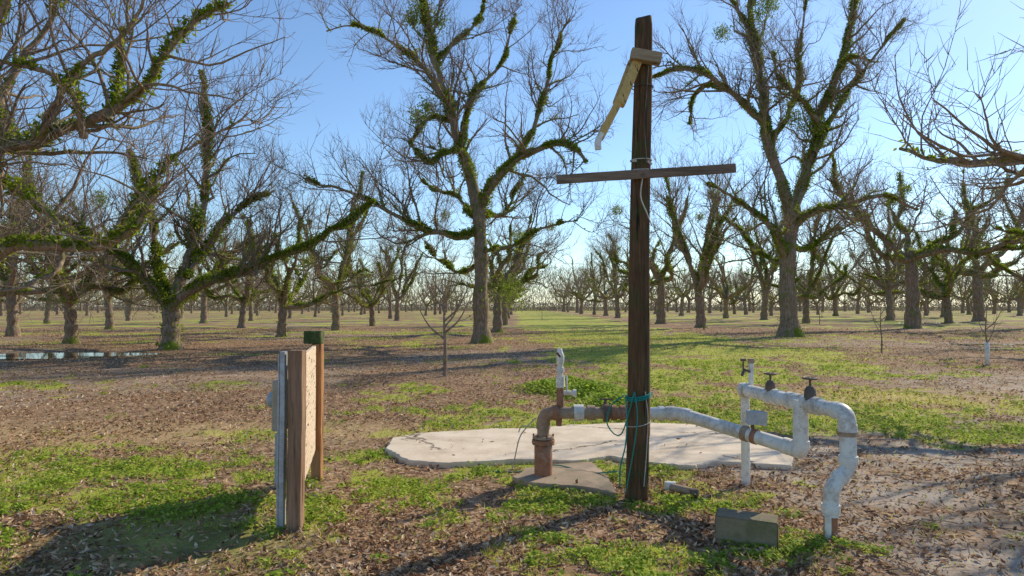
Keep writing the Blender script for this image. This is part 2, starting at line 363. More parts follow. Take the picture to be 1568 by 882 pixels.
for k in range(-16,19):
    x0=13.2*k+0.2+ (14.0-13.4 if k>0 else -1.2)
    if k==0: x0=-1.0
    for j in range(14):
        y=50+11.6*j+random.uniform(-1,1)
        x=x0+random.uniform(-.9,.9)
        if abs(x)>y*.85+8 or y>200: continue
        if min((x-a)**2+(y-b)**2 for a,b in near)<64: continue
        if random.random()<.12: continue
        big=1.15 if x>0 else .95
        if y<72: o=put(x,y,random.randrange(6),random.uniform(0,6.28),big*random.uniform(.82,1.1),parent=None)
        else: o=put(x,y,random.randrange(5),random.uniform(0,6.28),big*random.uniform(.75,1.1),name='far_tree',parent=mass,pool=far)
# woodland closing the orchard: bare stems and brush
mb=MB(); r=np.random.default_rng(5)
N=90000; x=r.uniform(-290,290,N); h=8+5*vn(x,x*0,.05,3)+4*vn(x,x*0,.2,4); z=h*r.random(N)**1.4; y=226+r.normal(size=N)*8
U=unit(np.stack([r.normal(size=N)*.5,r.normal(size=N)*.5,np.ones(N)],1))*r.uniform(.4,1.3,N)[:,None]; V=unit(np.cross(U,r.normal(size=(N,3))))*r.uniform(.035,.11,N)[:,None]
mb.leaves(np.stack([x,y,z],1),U,V)
N=40000; x=r.uniform(-290,290,N); h=1.2+2.2*vn(x,x*0,.08,6)+1.2*vn(x,x*0,.5,7); z=h*r.random(N); y=220+r.normal(size=N)*5
U=unit(r.normal(size=(N,3)))*r.uniform(.15,.4,N)[:,None]; V=unit(np.cross(U,r.normal(size=(N,3))))*r.uniform(.08,.2,N)[:,None]
mb.leaves(np.stack([x,y,z],1),U,V)
M_line=leaf_mat('far_woodland',[(.18,.16,.12),(.27,.22,.17),(.36,.30,.24),(.22,.24,.12)],.35)
link(mb.mesh('distant_treeline',[M_line]),'distant_treeline')
# saplings
def sapling(px,py,toppy,seed,r0=.035,n=5,guard=False):
    b=G(px,py); H=W(px,toppy,b.y).z; r=np.random.default_rng(seed); mbs=MB()
    P=[catmull([[0,0,-.05],[.01,0,H*.3],[-.02,.02,H*.6],[.02,0,H]],14)]; R=[np.linspace(r0,.008,14)]
    for i in range(n):
        t=.38+.5*i/n; a=r.uniform(0,6.28); L=H*.35*(1.2-t)+.3
        p0=np.array([0,0,H*t]); P.append(catmull([p0,p0+[math.cos(a)*L*.4,math.sin(a)*L*.4,L*.35],p0+[math.cos(a)*L*.75,math.sin(a)*L*.75,L*1.0]],14)); R.append(np.linspace(r0*.5,.005,14))
    P=np.array(P);R=np.array(R); mbs.tubes(P,R,7)
    A=spawn(P[1:],R[1:],np.full(n,.8),.2,.2,(.2,.6),(25,55),5,.3,.1,.6,.01,.005,r=r); mbs.tubes(A[0],A[1],4)
    if guard: mbs.tubes(np.array([[[0,0,-.02],[0,0,.3],[0,0,.62]]]),np.full((1,3),.055),10,1,True)
    me=mbs.mesh('young_pecan_tree',[M_bark,M_pvc]); at=me.attributes.new('thick','FLOAT','POINT')
    o=link(me,'young_pecan_tree'); o.location=b
sapling(681,577,425,1,.055,8); sapling(1350,540,462,2,.03,4); sapling(1512,560,470,3,.03,4,True); sapling(1078,505,400,4,.06,6); sapling(1255,497,470,5,.04,3)
sapling(830,490,462,6,.03,3)
# ---------------------------------------------------------------- ground
slab=[G(*p) for p in [(588,692),(602,676),(640,668),(700,665),(760,661),(815,661),(870,656),(960,652),(1050,654),(1110,660),(1140,672),(1165,680),(1217,706),(1212,719),(1150,716),(1095,713),(1060,720),(1010,716),(960,709),(935,705),(880,712),(800,709),(740,713),(680,715),(622,711)]]
pad=[G(*p) for p in [(785,738),(806,726),(835,719),(905,715),(926,731),(944,764),(915,757),(886,753),(850,750),(815,748)]]
def inpoly(x,y,poly):
    c=np.zeros(len(x),bool); n=len(poly)
    for i in range(n):
        x1,y1=poly[i].x,poly[i].y; x2,y2=poly[i-1].x,poly[i-1].y
        c^=((y1>y)!=(y2>y))&(x<(x2-x1)*(y-y1)/((y2-y1) or 1e-9)+x1)
    return c
puds=[(G(120,541),3.2,.9),(G(5,546),2.5,.6),(G(1425,494),4.0,1.2),(G(1540,526),2.2,.5),(G(1500,478),9,2.5)]
def hgt(x,y):
    x=np.asarray(x,float);y=np.asarray(y,float); near=1-sst(25,60,np.hypot(x,y))
    h=(vn(x,y,.5,1)-.5)*.05*near+(vn(x,y,2.3,2)-.5)*.028*near+(vn(x,y,7,3)-.5)*.012*near
    for c,a,b in puds:
        d=((x-c.x)/a)**2+((y-c.y)/b)**2; h=h-.12*np.exp(-d*.8)
    d=np.hypot(x-1.0,y-6.9); return h*(.35+.65*sst(1.5,3.0,d))-.004
def masks(x,y):
    x=np.asarray(x,float);y=np.asarray(y,float)
    n1=vn(x,y,.55,4); n2=vn(x,y,1.7,5); n3=vn(x,y,.16,6); n4=vn(x,y,4.5,8); n5=vn(x,y,11,9); N=.28*n1+.26*n2+.10*n3+.20*n4+.16*n5
    R=np.full(x.shape,.46)
    R=np.where(y<11,.45,R)
    R=R+.22*np.exp(-((x+.2)/1.9)**2-((y-7.6)/2.6)**2)
    R=R+.14*np.exp(-((x+3.6)/1.9)**2-((y-5.8)/1.6)**2)
    R=R-.12*np.exp(-((x-.3)/1.3)**2-((y-4.2)/.8)**2)
    R=R-.14*sst(-3.0,-6,x)*(y>7.5)
    lane=sst(-.3,2.2,x)*(1-sst(9.0,12,x))*sst(7.5,9.5,y)
    R=R+.32*lane
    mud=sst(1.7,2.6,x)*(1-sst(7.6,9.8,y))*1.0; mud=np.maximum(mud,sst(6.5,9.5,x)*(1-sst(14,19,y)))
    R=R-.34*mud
    R=R-.22*np.exp(-((x+1.2)/2.2)**2)*(y>12)
    R=R+.13*np.sin(y*.95+.2*x+3*n3)*(y>11)*(x<0)
    R=R+.12*np.sin(y*.55-.1*x+4*n3)*(y>22)
    rowd=np.exp(-((x-13.5)/2.6)**2); R=R-.2*rowd*(y>18)
    R=R-.10*sst(14,20,x)*(1-sst(40,60,y))
    R=R-.12*(x<-2.5)*(y>9)*(1-sst(20,28,y))
    R=R+.08*(x<-2)*sst(24,34,y)
    R=R+.10*sst(35,70,y)
    moss=np.exp(-(((x+2.25)+.25*(y-4.6))/.75)**2-((y-4.75)/.55)**2)
    dry=np.exp(-((x-6)/3.4)**2-((y-12)/1.3)**2)+.7*np.exp(-((x+2.6)/2)**2-((y-8.8)/.8)**2)+.6*np.exp(-((x+6)/2.5)**2-((y-8.2)/1.2)**2)+.4*sst(60,150,y)*n1
    g=sst(.0,.34,R+(N-.5)*2.0-.42)
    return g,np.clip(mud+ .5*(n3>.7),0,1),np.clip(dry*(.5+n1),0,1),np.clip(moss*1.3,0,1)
def sp(n,maxv,k): 
    t=np.linspace(-1,1,n); return np.sinh(t*k)/math.sinh(k)*maxv
gx=sp(600,900,6.8); gy=sp(600,900,6.8)+5.5
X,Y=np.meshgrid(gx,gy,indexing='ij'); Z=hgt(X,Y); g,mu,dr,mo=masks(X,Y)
n=len(gx); I=np.arange(n*n).reshape(n,n); q=np.stack([I[:-1,:-1],I[1:,:-1],I[1:,1:],I[:-1,1:]],-1).reshape(-1,4)
mb=MB(); mb.add(np.stack([X,Y,Z],-1),q)
m,nt,out=newmat('orchard_floor'); co=tc(nt)
at=nt.nodes.new('ShaderNodeAttribute'); at.attribute_name='cover'; sep=nt.nodes.new('ShaderNodeSeparateColor'); nt.links.new(at.outputs['Color'],sep.inputs[0])
vor=nd(nt,'ShaderNodeTexVoronoi'); vor.inputs['Scale'].default_value=26; 
nz=noise(nt,co,6,3,out='Color'); nt.links.new(mix(nt,co,nz,.08),vor.inputs['Vector'])
vs=nt.nodes.new('ShaderNodeSeparateColor'); nt.links.new(vor.outputs['Color'],vs.inputs[0])
fine=noise(nt,co,45,5,.7); mid=noise(nt,co,2.2,5,.65); low=noise(nt,co,.35,3)
lit=ramp(nt,[(0,(.10,.055,.032)),(.35,(.26,.155,.088)),(.7,(.43,.27,.16)),(1,(.62,.44,.285))],vs.outputs[0])
lit=mix(nt,lit,(.19,.113,.066),mth(nt,'MULTIPLY',mid,.7))
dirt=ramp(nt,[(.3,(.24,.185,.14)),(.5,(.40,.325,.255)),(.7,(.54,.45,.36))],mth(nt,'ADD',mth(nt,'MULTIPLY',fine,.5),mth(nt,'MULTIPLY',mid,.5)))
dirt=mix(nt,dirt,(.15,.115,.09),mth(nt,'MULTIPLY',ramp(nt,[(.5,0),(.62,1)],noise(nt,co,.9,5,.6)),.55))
dry=ramp(nt,[(.3,(.42,.28,.12)),(.7,(.64,.47,.23))],fine)
gr=ramp(nt,[(.25,(.14,.17,.025)),(.5,(.29,.34,.05)),(.75,(.45,.48,.09))],mth(nt,'ADD',mth(nt,'MULTIPLY',fine,.6),mth(nt,'MULTIPLY',mid,.4)))
gr=mix(nt,gr,(.52,.47,.11),mth(nt,'MULTIPLY',low,.7))
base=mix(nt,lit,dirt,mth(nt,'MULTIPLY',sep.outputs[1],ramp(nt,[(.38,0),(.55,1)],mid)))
gm=ramp(nt,[(.42,0),(.60,1)],mth(nt,'ADD',mth(nt,'MULTIPLY',sep.outputs[0],.6),mth(nt,'MULTIPLY',noise(nt,co,12,5,.7),.40)))
col=mix(nt,base,gr,gm); col=mix(nt,col,dry,mth(nt,'MULTIPLY',sep.outputs[2],.75))
mossc=mix(nt,ramp(nt,[(.3,(.19,.155,.05)),(.65,(.40,.37,.10))],mid),(.15,.17,.04),ramp(nt,[(.4,0),(.7,1)],fine))
col=mix(nt,col,mossc,at.outputs['Alpha'])
finish(nt,out,col,.95,mth(nt,'ADD',mth(nt,'MULTIPLY',fine,.7),vs.outputs[1]),.7,.018,0,.15)
me=mb.mesh('ground',[m]); ca=me.attributes.new('cover','FLOAT_COLOR','POINT')
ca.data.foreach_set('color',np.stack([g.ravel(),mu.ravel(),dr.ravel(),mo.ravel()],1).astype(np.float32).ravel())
link(me,'ground')
# puddles
m,nt,out=newmat('puddle_water'); finish(nt,out,(.05,.045,.035),.04,noise(nt,tc(nt),6,2),.03,.01,0,.6)
for c,a,b in puds:
    k=48; an=np.arange(k)*2*math.pi/k; rr=1+.3*(vn(np.cos(an)*2+c.x,np.sin(an)*2,1.3,2)-.5)
    V=np.stack([c.x+np.cos(an)*a*1.0*rr,c.y+np.sin(an)*b*1.0*rr,np.full(k,-.035)],1)
    V=np.vstack([V,[[c.x,c.y,-.035]]]); mb=MB(); mb.add(V,[[i,(i+1)%k,k] for i in range(k)]); link(mb.mesh('puddle',[m],False),'puddle')
# ---------------------------------------------------------------- ground cover
def sample(N,ymin,ymax,e=1.0):
    y=ymin*(ymax/ymin)**(rng.random(N)**e); x=rng.uniform(-1,1,N)*(.85*y+1.2); return x,y
def offslab(x,y): return ~(inpoly(x,y,slab)|inpoly(x,y,pad))
def leafset(x,y,z,size,asp,tilt):
    n=len(x); a=rng.uniform(0,6.283,n); U=np.stack([np.cos(a),np.sin(a),rng.normal(size=n)*tilt],1); U=unit(U)
    Wv=np.stack([-np.sin(a),np.cos(a),rng.normal(size=n)*tilt],1); V=unit(Wv)
    return np.stack([x,y,z],1),U*size[:,None],V*(size*asp)[:,None]
# litter
mb=MB(); x,y=sample(210000,2.1,48,.85); g,mu,dr,mo=masks(x,y)
keep=(rng.random(len(x))<(1-.55*g)*(1-.45*mu)*(1-.85*mo)*(.35+.65*sst(.3,.6,vn(x,y,1.1,11))))
on=~offslab(x,y); keep&=(~on)|(rng.random(len(x))<.07*sst(.35,.7,vn(x,y,2,13))); x=x[keep];y=y[keep];on=on[keep]
sz=rng.uniform(.014,.034,len(x))*(1+.022*np.maximum(0,y-4)); C,U,V=leafset(x,y,hgt(x,y)+.008+rng.random(len(x))*.02*(1+.03*y)+on*.045,sz,rng.uniform(.3,.5,len(x)),.5)
k=len(x); mid_=C-np.array([0,0,1])*sz[:,None]*.35
X=np.stack([C-U,C-V,mid_,C+V,C+U],1).reshape(-1,3); b=np.arange(k)*5
q=np.concatenate([np.stack([b,b+1,b+2,b+3],1),np.stack([b+4,b+3,b+2,b+1],1)]); mb.add(X,q)
link(mb.mesh('leaf_litter',[M_litter],False),'leaf_litter')
# clover / broadleaf weeds
mb=MB(); x,y=sample(42000,2.2,20,.8); g,mu,dr,mo=masks(x,y); keep=(rng.random(len(x))<g**1.4*(vn(x,y,1.5,21)>.36)*(1-dr)*(1-.8*mo))&offslab(x,y); x=x[keep];y=y[keep]
cr=rng.uniform(.025,.09,len(x)); cnt=rng.integers(7,18,len(x)); i=np.repeat(np.arange(len(x)),cnt); rad=cr[i]*rng.random(len(i))**.6; a=rng.uniform(0,6.283,len(i))
lx=x[i]+np.cos(a)*rad; ly=y[i]+np.sin(a)*rad; hh=(cr[i]*.8)*(1-.6*(rad/cr[i]))*rng.uniform(.4,1.1,len(i))
sz=rng.uniform(.008,.02,len(i))*(1+.03*np.maximum(0,ly-4)); C,U,V=leafset(lx,ly,hgt(lx,ly)+hh+.008,sz,rng.uniform(.55,.85,len(i)),.5); mb.leaves(C,U,V)
for (px,py,rr,hh,k) in [(835,583,.55,.22,1600),(905,590,.7,.28,3000),(940,606,.6,.24,1800),(870,575,.5,.2,1200)]:
    c=G(px,py+14); lx=c.x+rng.normal(size=k)*rr*.45; ly=c.y+rng.normal(size=k)*rr*.6; d=np.hypot(lx-c.x,ly-c.y)/rr
    z=hh*np.maximum(.1,1-d*.6)*rng.random(k)**.6; C,U,V=leafset(lx,ly,z,rng.uniform(.015,.045,k),rng.uniform(.4,.7,k),.5); mb.leaves(C,U,V)
link(mb.mesh('clover_weeds',[M_clover],False),'clover_weeds')
# grass blades
mb=MB(); x,y=sample(260000,2.2,42,.85); g,mu,dr,mo=masks(x,y); keep=(rng.random(len(x))<(g*.95+.04)*(1-.6*mo))&offslab(x,y); x=x[keep];y=y[keep]; k=len(x)
h=rng.uniform(.015,.055,k)*(1+.02*np.maximum(0,y-5)); w=rng.uniform(.002,.005,k)*(1+.09*np.maximum(0,y-3)); a=rng.uniform(0,6.283,k); z=hgt(x,y)
dx=np.stack([np.cos(a)*w,np.sin(a)*w,0*w],1); B=np.stack([x,y,z],1); T=B+np.stack([rng.normal(size=k)*h*.5,rng.normal(size=k)*h*.5,h],1)
mb.add(np.stack([B-dx,B+dx,T],1).reshape(-1,3),np.arange(k*3).reshape(-1,3)); link(mb.mesh('grass',[M_grass],False),'grass')
# twigs on the ground
mb=MB(); x,y=sample(1500,2.3,16); k=len(x); a=rng.uniform(0,6.283,k); L=rng.uniform(.08,.4,k); z=hgt(x,y)+.012
P=np.stack([np.stack([x+np.cos(a)*L*t,y+np.sin(a)*L*t,z+rng.normal(size=k)*.006],1)+rng.normal(size=(k,3))*.008 for t in (0,.35,.7,1)],1)
mb.tubes(P,np.repeat(rng.uniform(.002,.005,k)[:,None],4,1),4); me=mb.mesh('fallen_twigs',[M_bark]); me.attributes.new('thick','FLOAT','POINT'); link(me,'fallen_twigs')
# ---------------------------------------------------------------- concrete
def conc(name,c1,c2,moss,crack,stain=.6):
    m,nt,out=newmat(name); co=tc(nt); n1=noise(nt,co,3,7,.65); n2=noise(nt,co,40,5,.7)
    col=ramp(nt,[(.3,c1),(.65,c2)],n1); col=mix(nt,col,tuple(x*.6 for x in c1),mth(nt,'MULTIPLY',ramp(nt,[(.5,0),(.75,1)],n2),.4))
    col=mix(nt,col,(.34,.23,.14),mth(nt,'MULTIPLY',ramp(nt,[(.52,0),(.68,1)],noise(nt,co,1.7,6,.7)),stain))
    h=n2
    if crack:
        v=nd(nt,'ShaderNodeTexVoronoi',feature='DISTANCE_TO_EDGE'); v.inputs['Scale'].default_value=.62
        nt.links.new(mix(nt,co,noise(nt,co,2.6,6,.7,'Color'),.30),v.inputs['Vector'])
        c=ramp(nt,[(.002,0),(.009,1)],v.outputs['Distance']); c=mth(nt,'MAXIMUM',c,ramp(nt,[(.44,1),(.50,0)],noise(nt,co,.8,2)))
        col=mix(nt,(.14,.10,.07),col,c); h=mth(nt,'ADD',mth(nt,'MULTIPLY',n2,.4),c)
    if moss: col=mix(nt,col,(.10,.12,.04),mth(nt,'MULTIPLY',ramp(nt,[(.45,0),(.62,1)],noise(nt,co,6,5)),moss))
    finish(nt,out,col,.92,h,.5,.012,0,.2); return m
def slabobj(name,poly,z,mat,rough):
    P=[]; n=len(poly)
    for i in range(n):
        a=poly[i];b=poly[(i+1)%n]; L=(b-a).length; k=max(2,int(L/.04))
        for j in range(k):
            p=a.lerp(b,j/k); s=rough*(vn([p.x],[p.y],7,3)[0]-.5)*2+rough*.7*(vn([p.x],[p.y],24,3)[0]-.5)*2; nr=Vector((b.y-a.y,a.x-b.x,0)).normalized(); P.append(p+nr*s)
    n=len(P); c=sum(P,Vector())/n
    rings=[(1.0,-.06),(1.0,z*.75),(.993,z),(.7,z+.006),(.4,z+.01)]; V=[]; Fq=[]
    for s,zz in rings:
        for p in P: q=c+(p-c)*s; V.append((q.x,q.y,zz))
    for r_ in range(len(rings)-1):
        for i in range(n): Fq.append([r_*n+i,r_*n+(i+1)%n,(r_+1)*n+(i+1)%n,(r_+1)*n+i])
    mb=MB(); mb.add(V,Fq); V2=[V[(len(rings)-1)*n+i] for i in range(n)]+[(c.x,c.y,z+.012)]
    mb.add(V2,[[i,(i+1)%n,n] for i in range(n)]); link(mb.mesh(name,[mat],False),name)
slabobj('concrete_slab',slab,.045,conc('old_concrete',(.60,.48,.35),(.78,.65,.50),.0,True,.45),.022)
slabobj('concrete_pad',pad,.05,conc('dirty_concrete',(.26,.185,.13),(.48,.37,.27),.35,True),.015)
# ---------------------------------------------------------------- helpers for built things
def beam(name,p0,p1,w,h,mat,parent,side=None,bev=.004,seg=6,warp=.002):
    p0=Vector(p0);p1=Vector(p1); d=(p1-p0); L=d.length; d.normalize()
    s=Vector(side) if side else (Vector((1,0,0)) if abs(d.x)<.8 else Vector((0,1,0)))
    s=(s-s.dot(d)*d).normalized(); u=d.cross(s)
    bm=bmesh.new(); bmesh.ops.create_cube(bm,size=1)
    for v in bm.verts: v.co=Vector((v.co.x*w,v.co.y*h,v.co.z*L))
    bmesh.ops.bevel(bm,geom=bm.edges[:],offset=bev,segments=2,affect='EDGES',profile=.6)
    ed=[e for e in bm.edges if abs(e.verts[0].co.z-e.verts[1].co.z)>L*.5]
    bmesh.ops.subdivide_edges(bm,edges=ed,cuts=seg)
    for v in bm.verts:
        v.co.x+=random.uniform(-1,1)*warp*.5+math.sin(v.co.z*5)*warp; v.co.y+=random.uniform(-1,1)*warp*.5
    me=bpy.data.meshes.new(name); c=(p0+p1)/2
    bm.transform(Matrix(((s.x,u.x,d.x,c.x),(s.y,u.y,d.y,c.y),(s.z,u.z,d.z,c.z),(0,0,0,1)))); bm.normal_update()
    bm.to_mesh(me); bm.free(); me.materials.append(mat); return link(me,name,parent)
def rod(name,pts,r,mat,parent,sides=16,smooth_n=None,cap=True):
    P=np.array([list(p) for p in pts],float)
    if smooth_n: P=catmull(P,smooth_n)
    R=np.full(len(P),r) if isinstance(r,(int,float)) else np.interp(np.linspace(0,1,len(P)),np.linspace(0,1,len(r)),r)
    mb=MB(); mb.tubes(P[None],R[None],sides,0,cap); o=link(mb.mesh(name,[mat]),name,parent)
    md=o.modifiers.new('es','EDGE_SPLIT'); md.split_angle=math.radians(40)
    return o
def pipe_run(name,pts,r,mat,parent,bend=.12,collars=True,cmat=None):
    pts=[Vector(p) for p in pts]; P=[pts[0]]
    for i in range(1,len(pts)-1):
        a=(pts[i-1]-pts[i]); b=(pts[i+1]-pts[i]); bd=min(bend,a.length*.45,b.length*.45); a.normalize(); b.normalize(); A=pts[i]+a*bd; B=pts[i]+b*bd
        for k in range(9):
            t=k/8; P.append(A*(1-t)**2+pts[i]*2*t*(1-t)+B*t*t)
        if collars:
            for q,dv in ((A,a),(B,b)): rod(name+'_collar',[q-dv*.005,q+dv*.045],r*1.16,cmat or mat,parent)
            rod(name+'_elbow',[A*(1-t)**2+pts[i]*2*t*(1-t)+B*t*t for t in np.linspace(0,1,9)],r*1.1,cmat or mat,parent)
    P.append(pts[-1]); return rod(name,P,r,mat,parent)
def collar(p,d,r,l,mat,parent,name='coupling'):
    p=Vector(p); d=Vector(d).normalized(); return rod(name,[p-d*l/2,p+d*l/2],r,mat,parent)
# ---------------------------------------------------------------- pole
pole=empty('wooden_utility_pole')
b=G(975,765); d=b.y; t=W(984.5,32,d); H=t.z
mb=MB(); nr=90; S=36; zz=np.linspace(-.1,H,nr); a=np.arange(S)*2*math.pi/S
V=[]
for z in zz:
    f=max(0,z/H); r0=.094*(1-f)+.074*f; cx=b.x+(t.x-b.x)*f+.006*math.sin(z*2.1); 
    rr=r0*(1+.10*(vn(np.cos(a)*3,np.sin(a)*3+z*.35,1.3,5)-.5)*2-.07*(vn(np.cos(a)*6+9,np.sin(a)*6+z*.2,1.5,7)>.75))
    if z>H-.03: rr=rr*.93
    V.append(np.stack([cx+rr*np.cos(a),d+rr*np.sin(a),np.full(S,z)+(vn(a,a*0,1,2)*.03 if z>H-.01 else 0)],1))
V=np.concatenate(V); I=np.arange(nr*S).reshape(nr,S); q=np.stack([I[:-1],np.roll(I[:-1],-1,1),np.roll(I[1:],-1,1),I[1:]],-1).reshape(-1,4)
mb.add(V,q); mb.f[(S,0)]=[np.array([list(range((nr-1)*S,nr*S))])]; link(mb.mesh('post',[M_pole]),'post',pole)
def PX(px,py,dd=0): return W(px,py,d+dd)
beam('crossbar',PX(852,275,-.115),PX(1126,257.5,-.115),.038,.072,M_bar,pole,side=(0,1,0),seg=14,warp=.003)
rod('crossbar_bolt',[PX(985,267,-.15),PX(985,267,-.12)],.012,M_dark,pole,8)
beam('top_block',PX(966,83,-.13),PX(1012,91,-.13),.09,.088,M_block,pole,side=(0,1,0))
beam('arm_board',PX(977,92,-.09),PX(949,160,-.30),.075,.05,M_arm,pole,side=(1,.3,0))
beam('arm_board_back',PX(966,95,.06),PX(942,158,-.20),.03,.04,M_arm,pole,side=(.3,1,0))
beam('arm_lower',PX(951,150,-.28),PX(918,212,-.42),.055,.042,M_arm,pole,side=(1,.3,0))
pipe_run('arm_pvc',[PX(921,205,-.41),PX(915,217,-.43),PX(916,229,-.43)],.026,M_pvc,pole,.03,False)
for py in (134,246,262): 
    c=PX(979+ (268-py)*.02+2,py); rod('band',[(c.x+math.cos(q)*.088,d+math.sin(q)*.088,c.z) for q in np.linspace(0,6.283,25)],.005,M_white if py>200 else M_wire,pole,6,cap=False)
beam('tag',PX(968,246,-.10),PX(975,246,-.10),.004,.02,M_white,pole,side=(0,1,0),bev=.001); beam('tag_b',PX(992,246,-.10),PX(998,252,-.08),.004,.02,M_white,pole,side=(0,1,0),bev=.001)
rod('loose_cord',[PX(985,266,-.12),PX(981,300,-.13),PX(990,325,-.12),PX(998,345,-.06)],.005,M_white,pole,6,20)
rod('loose_cord_b',[PX(993,100,-.1),PX(990,140,-.1),PX(987,190,-.1),PX(990,250,-.1)],.004,M_wire,pole,6,20)
def loop(z0,z1,rad,mat,turns,rr,nm):
    k=int(30*turns); P=[]
    for i in range(k+1):
        q=i/k; an=q*turns*6.283; f=(z0+(z1-z0)*q)/H; P.append((b.x+(t.x-b.x)*f+math.cos(an)*rad,d+math.sin(an)*rad,z0+(z1-z0)*q+.02*math.sin(an+1)))
    rod(nm,P,rr,mat,pole,6)
loop(.83,.87,.102,M_teal,3,.006,'teal_rope_wrap'); loop(.62,.64,.104,M_white,1.2,.004,'wire_wrap')
rod('teal_rope_tail',[PX(958,608,-.05),PX(960,640,-.12),PX(958,680,-.13),PX(950,715,-.12),PX(949,745,-.1)],.006,M_teal,pole,6,24)
rod('teal_rope_tail_b',[PX(955,606,-.05),PX(935,622,.05),PX(930,650,.1),PX(951,665,0),PX(972,600,-.12)],.006,M_teal,pole,6,24)
rod('teal_rope_tail_c',[PX(972,602,-.12),PX(976,640,-.13),PX(970,690,-.14),PX(958,755,-.12)],.005,M_teal,pole,6,24)
rod('cord_tail',[PX(988,600,-.09),PX(992,640,-.06),PX(990,690,-.07),PX(986,745,-.1)],.004,M_white,pole,6,24)
rod('ground_rope',[W(745,722,6.6),W(800,722,6.6),W(850,712,6.6),W(900,724,6.4),W(945,722,6.2)],.006,M_teal,pole,6,30)
# ---------------------------------------------------------------- meter board
mbd=empty('electrical_meter_board')
f0=W(453,808,4.92); f1=W(453,536,4.92); r0=W(486,732,6.27); r1=W(486,508,6.27)
beam('front_post',(f0.x,4.92,-.1),(f0.x,4.92,f1.z),.10,.10,M_post,mbd,seg=10,warp=.003); beam('rear_post',(r0.x,6.27,-.1),(r0.x-.005,6.27,r1.z-.11),.088,.09,M_rearpost,mbd,seg=10)
beam('rear_post_top',(r0.x-.04,6.27,r1.z-.108),(r0.x-.04,6.27,r1.z+.01),.16,.12,M_mosstop,mbd,bev=.008)
pa=Vector((-1.525,4.985,0)); pb=Vector((-1.80,6.24,0))
zt=[.30,.49,.68,.87,1.06]
for i,z in enumerate(zt):
    beam('plank_%d'%i,(pa.x,pa.y,z+.09),(pb.x,pb.y,z+.09),.03,.178,M_plank,mbd,side=(1,0,0),bev=.003,seg=4)
beam('steel_channel',(-1.645,4.93,-.05),(-1.645,4.93,f1.z-.01),.035,.06,M_grey,mbd,bev=.004)
beam('steel_lip',(-1.672,4.905,.02),(-1.672,4.905,f1.z-.03),.012,.012,M_grey,mbd,bev=.002)
beam('batten',(-1.70,5.35,.25),(-1.70,5.35,1.2),.03,.12,M_plank,mbd,bev=.003)
c=W(430,620,5.25); beam('meter_box',(c.x,5.25,c.z-.19),(c.x,5.25,c.z+.19),.09,.16,M_beige,mbd,bev=.012,seg=1,warp=0)
rod('meter_dome',[(c.x-.045,5.25,c.z+.04),(c.x-.07,5.25,c.z+.04),(c.x-.088,5.25,c.z+.04),(c.x-.095,5.25,c.z+.04)],[.062,.062,.055,.045],M_grey,mbd,24)
c2=W(430,700,5.2); beam('switch_box',(c2.x,5.2,c2.z-.19),(c2.x,5.2,c2.z+.19),.05,.14,M_grey,mbd,bev=.008,seg=1,warp=0)
rod('conduit',[(-1.72,5.1,-.05),(-1.72,5.1,.5)],.02,M_grey,mbd,12); rod('conduit_top',[(c.x,5.25,c.z-.4),(c.x,5.25,c.z-.15)],.018,M_grey,mbd,12)
# ---------------------------------------------------------------- pipework
pw=empty('irrigation_pipework')
sd=6.28; PR=.056
wb=W(832,735,sd)
rod('well_casing',[(wb.x,sd,-.05),(wb.x,sd,W(832,672,sd).z)],.082,M_rust,pw,22)
zc=W(832,676,sd).z
collar((wb.x,sd,zc),(0,0,1),.105,.035,M_rust,pw,'casing_flange'); collar((wb.x,sd,zc+.04),(0,0,1),.098,.022,M_rustgrey,pw,'casing_flange')
for q in range(6): rod('flange_bolt',[(wb.x+math.cos(q)*.09,sd+math.sin(q)*.09,zc-.035),(wb.x+math.cos(q)*.09,sd+math.sin(q)*.09,zc+.07)],.008,M_dark,pw,6)
zp=W(832,632,sd).z
E=W(1000,632,6.22); E2=W(1214,686,5.32)
pipe_run('suction_pipe',[(wb.x,sd,zc+.04),(wb.x,sd,zp),W(905,632,6.26)],PR,M_rustgrey,pw,.10)
rod('middle_pipe',[W(900,632,6.26),W(962,633,6.24)],PR*.95,M_rustgrey,pw)
collar(W(886,632,6.27),(1,0,0),PR*1.35,.09,M_galv,pw); collar(W(905,632,6.27),(1,0,0),PR*1.22,.07,M_rustgrey,pw)
for q in (850,940,953): collar(W(q,632,6.25),(1,0,0),PR*1.25,.045,M_rust,pw)
collar(W(928,632,6.25),(1,0,0),PR*1.5,.05,M_dark,pw); rod('valve_stem',[W(927,632,6.25),W(927,612,6.25)],.014,M_dark,pw,8); beam('valve_lever',W(918,611,6.25),W(938,611,6.25),.015,.015,M_dark,pw)
rod('drain_stub',[W(856,632,sd),W(856,652,sd)],.028,M_rust,pw)
pipe_run('discharge_pipe',[W(960,633,6.24),W(1040,633,6.15),E2,W(1226,690,5.26),W(1226,612,5.26)],PR,M_galv,pw,.07)
for (px,py,dd) in [(1012,633,6.2),(1028,633,6.17)]: collar(W(px,py,dd),(1,0,0),PR*1.2,.05,M_galv,pw)
A=Vector(W(1040,633,6.15)); dv=E2-A
collar(A+dv*.62,dv,PR*1.14,.05,M_rustgrey,pw); collar(A+dv*.70,dv,PR*1.12,.04,M_rust,pw)
gp=A+dv*.68
rod('gauge_neck',[gp,gp+Vector((.0,0,.11))],.014,M_dark,pw,8)
beam('control_box',gp+Vector((-.05,-.02,.155)),gp+Vector((.10,-.02,.145)),.09,.11,M_grey,pw,side=(0,1,0),bev=.01,seg=1,warp=0)
h0=Vector(W(1139,597,6.15)); h1=Vector(W(1297,632,4.77))
hb=Vector((h1.x,4.76,W(1297,706,4.76).z)); hl=W(1273,756,4.74); hz=W(1272,790,4.74)
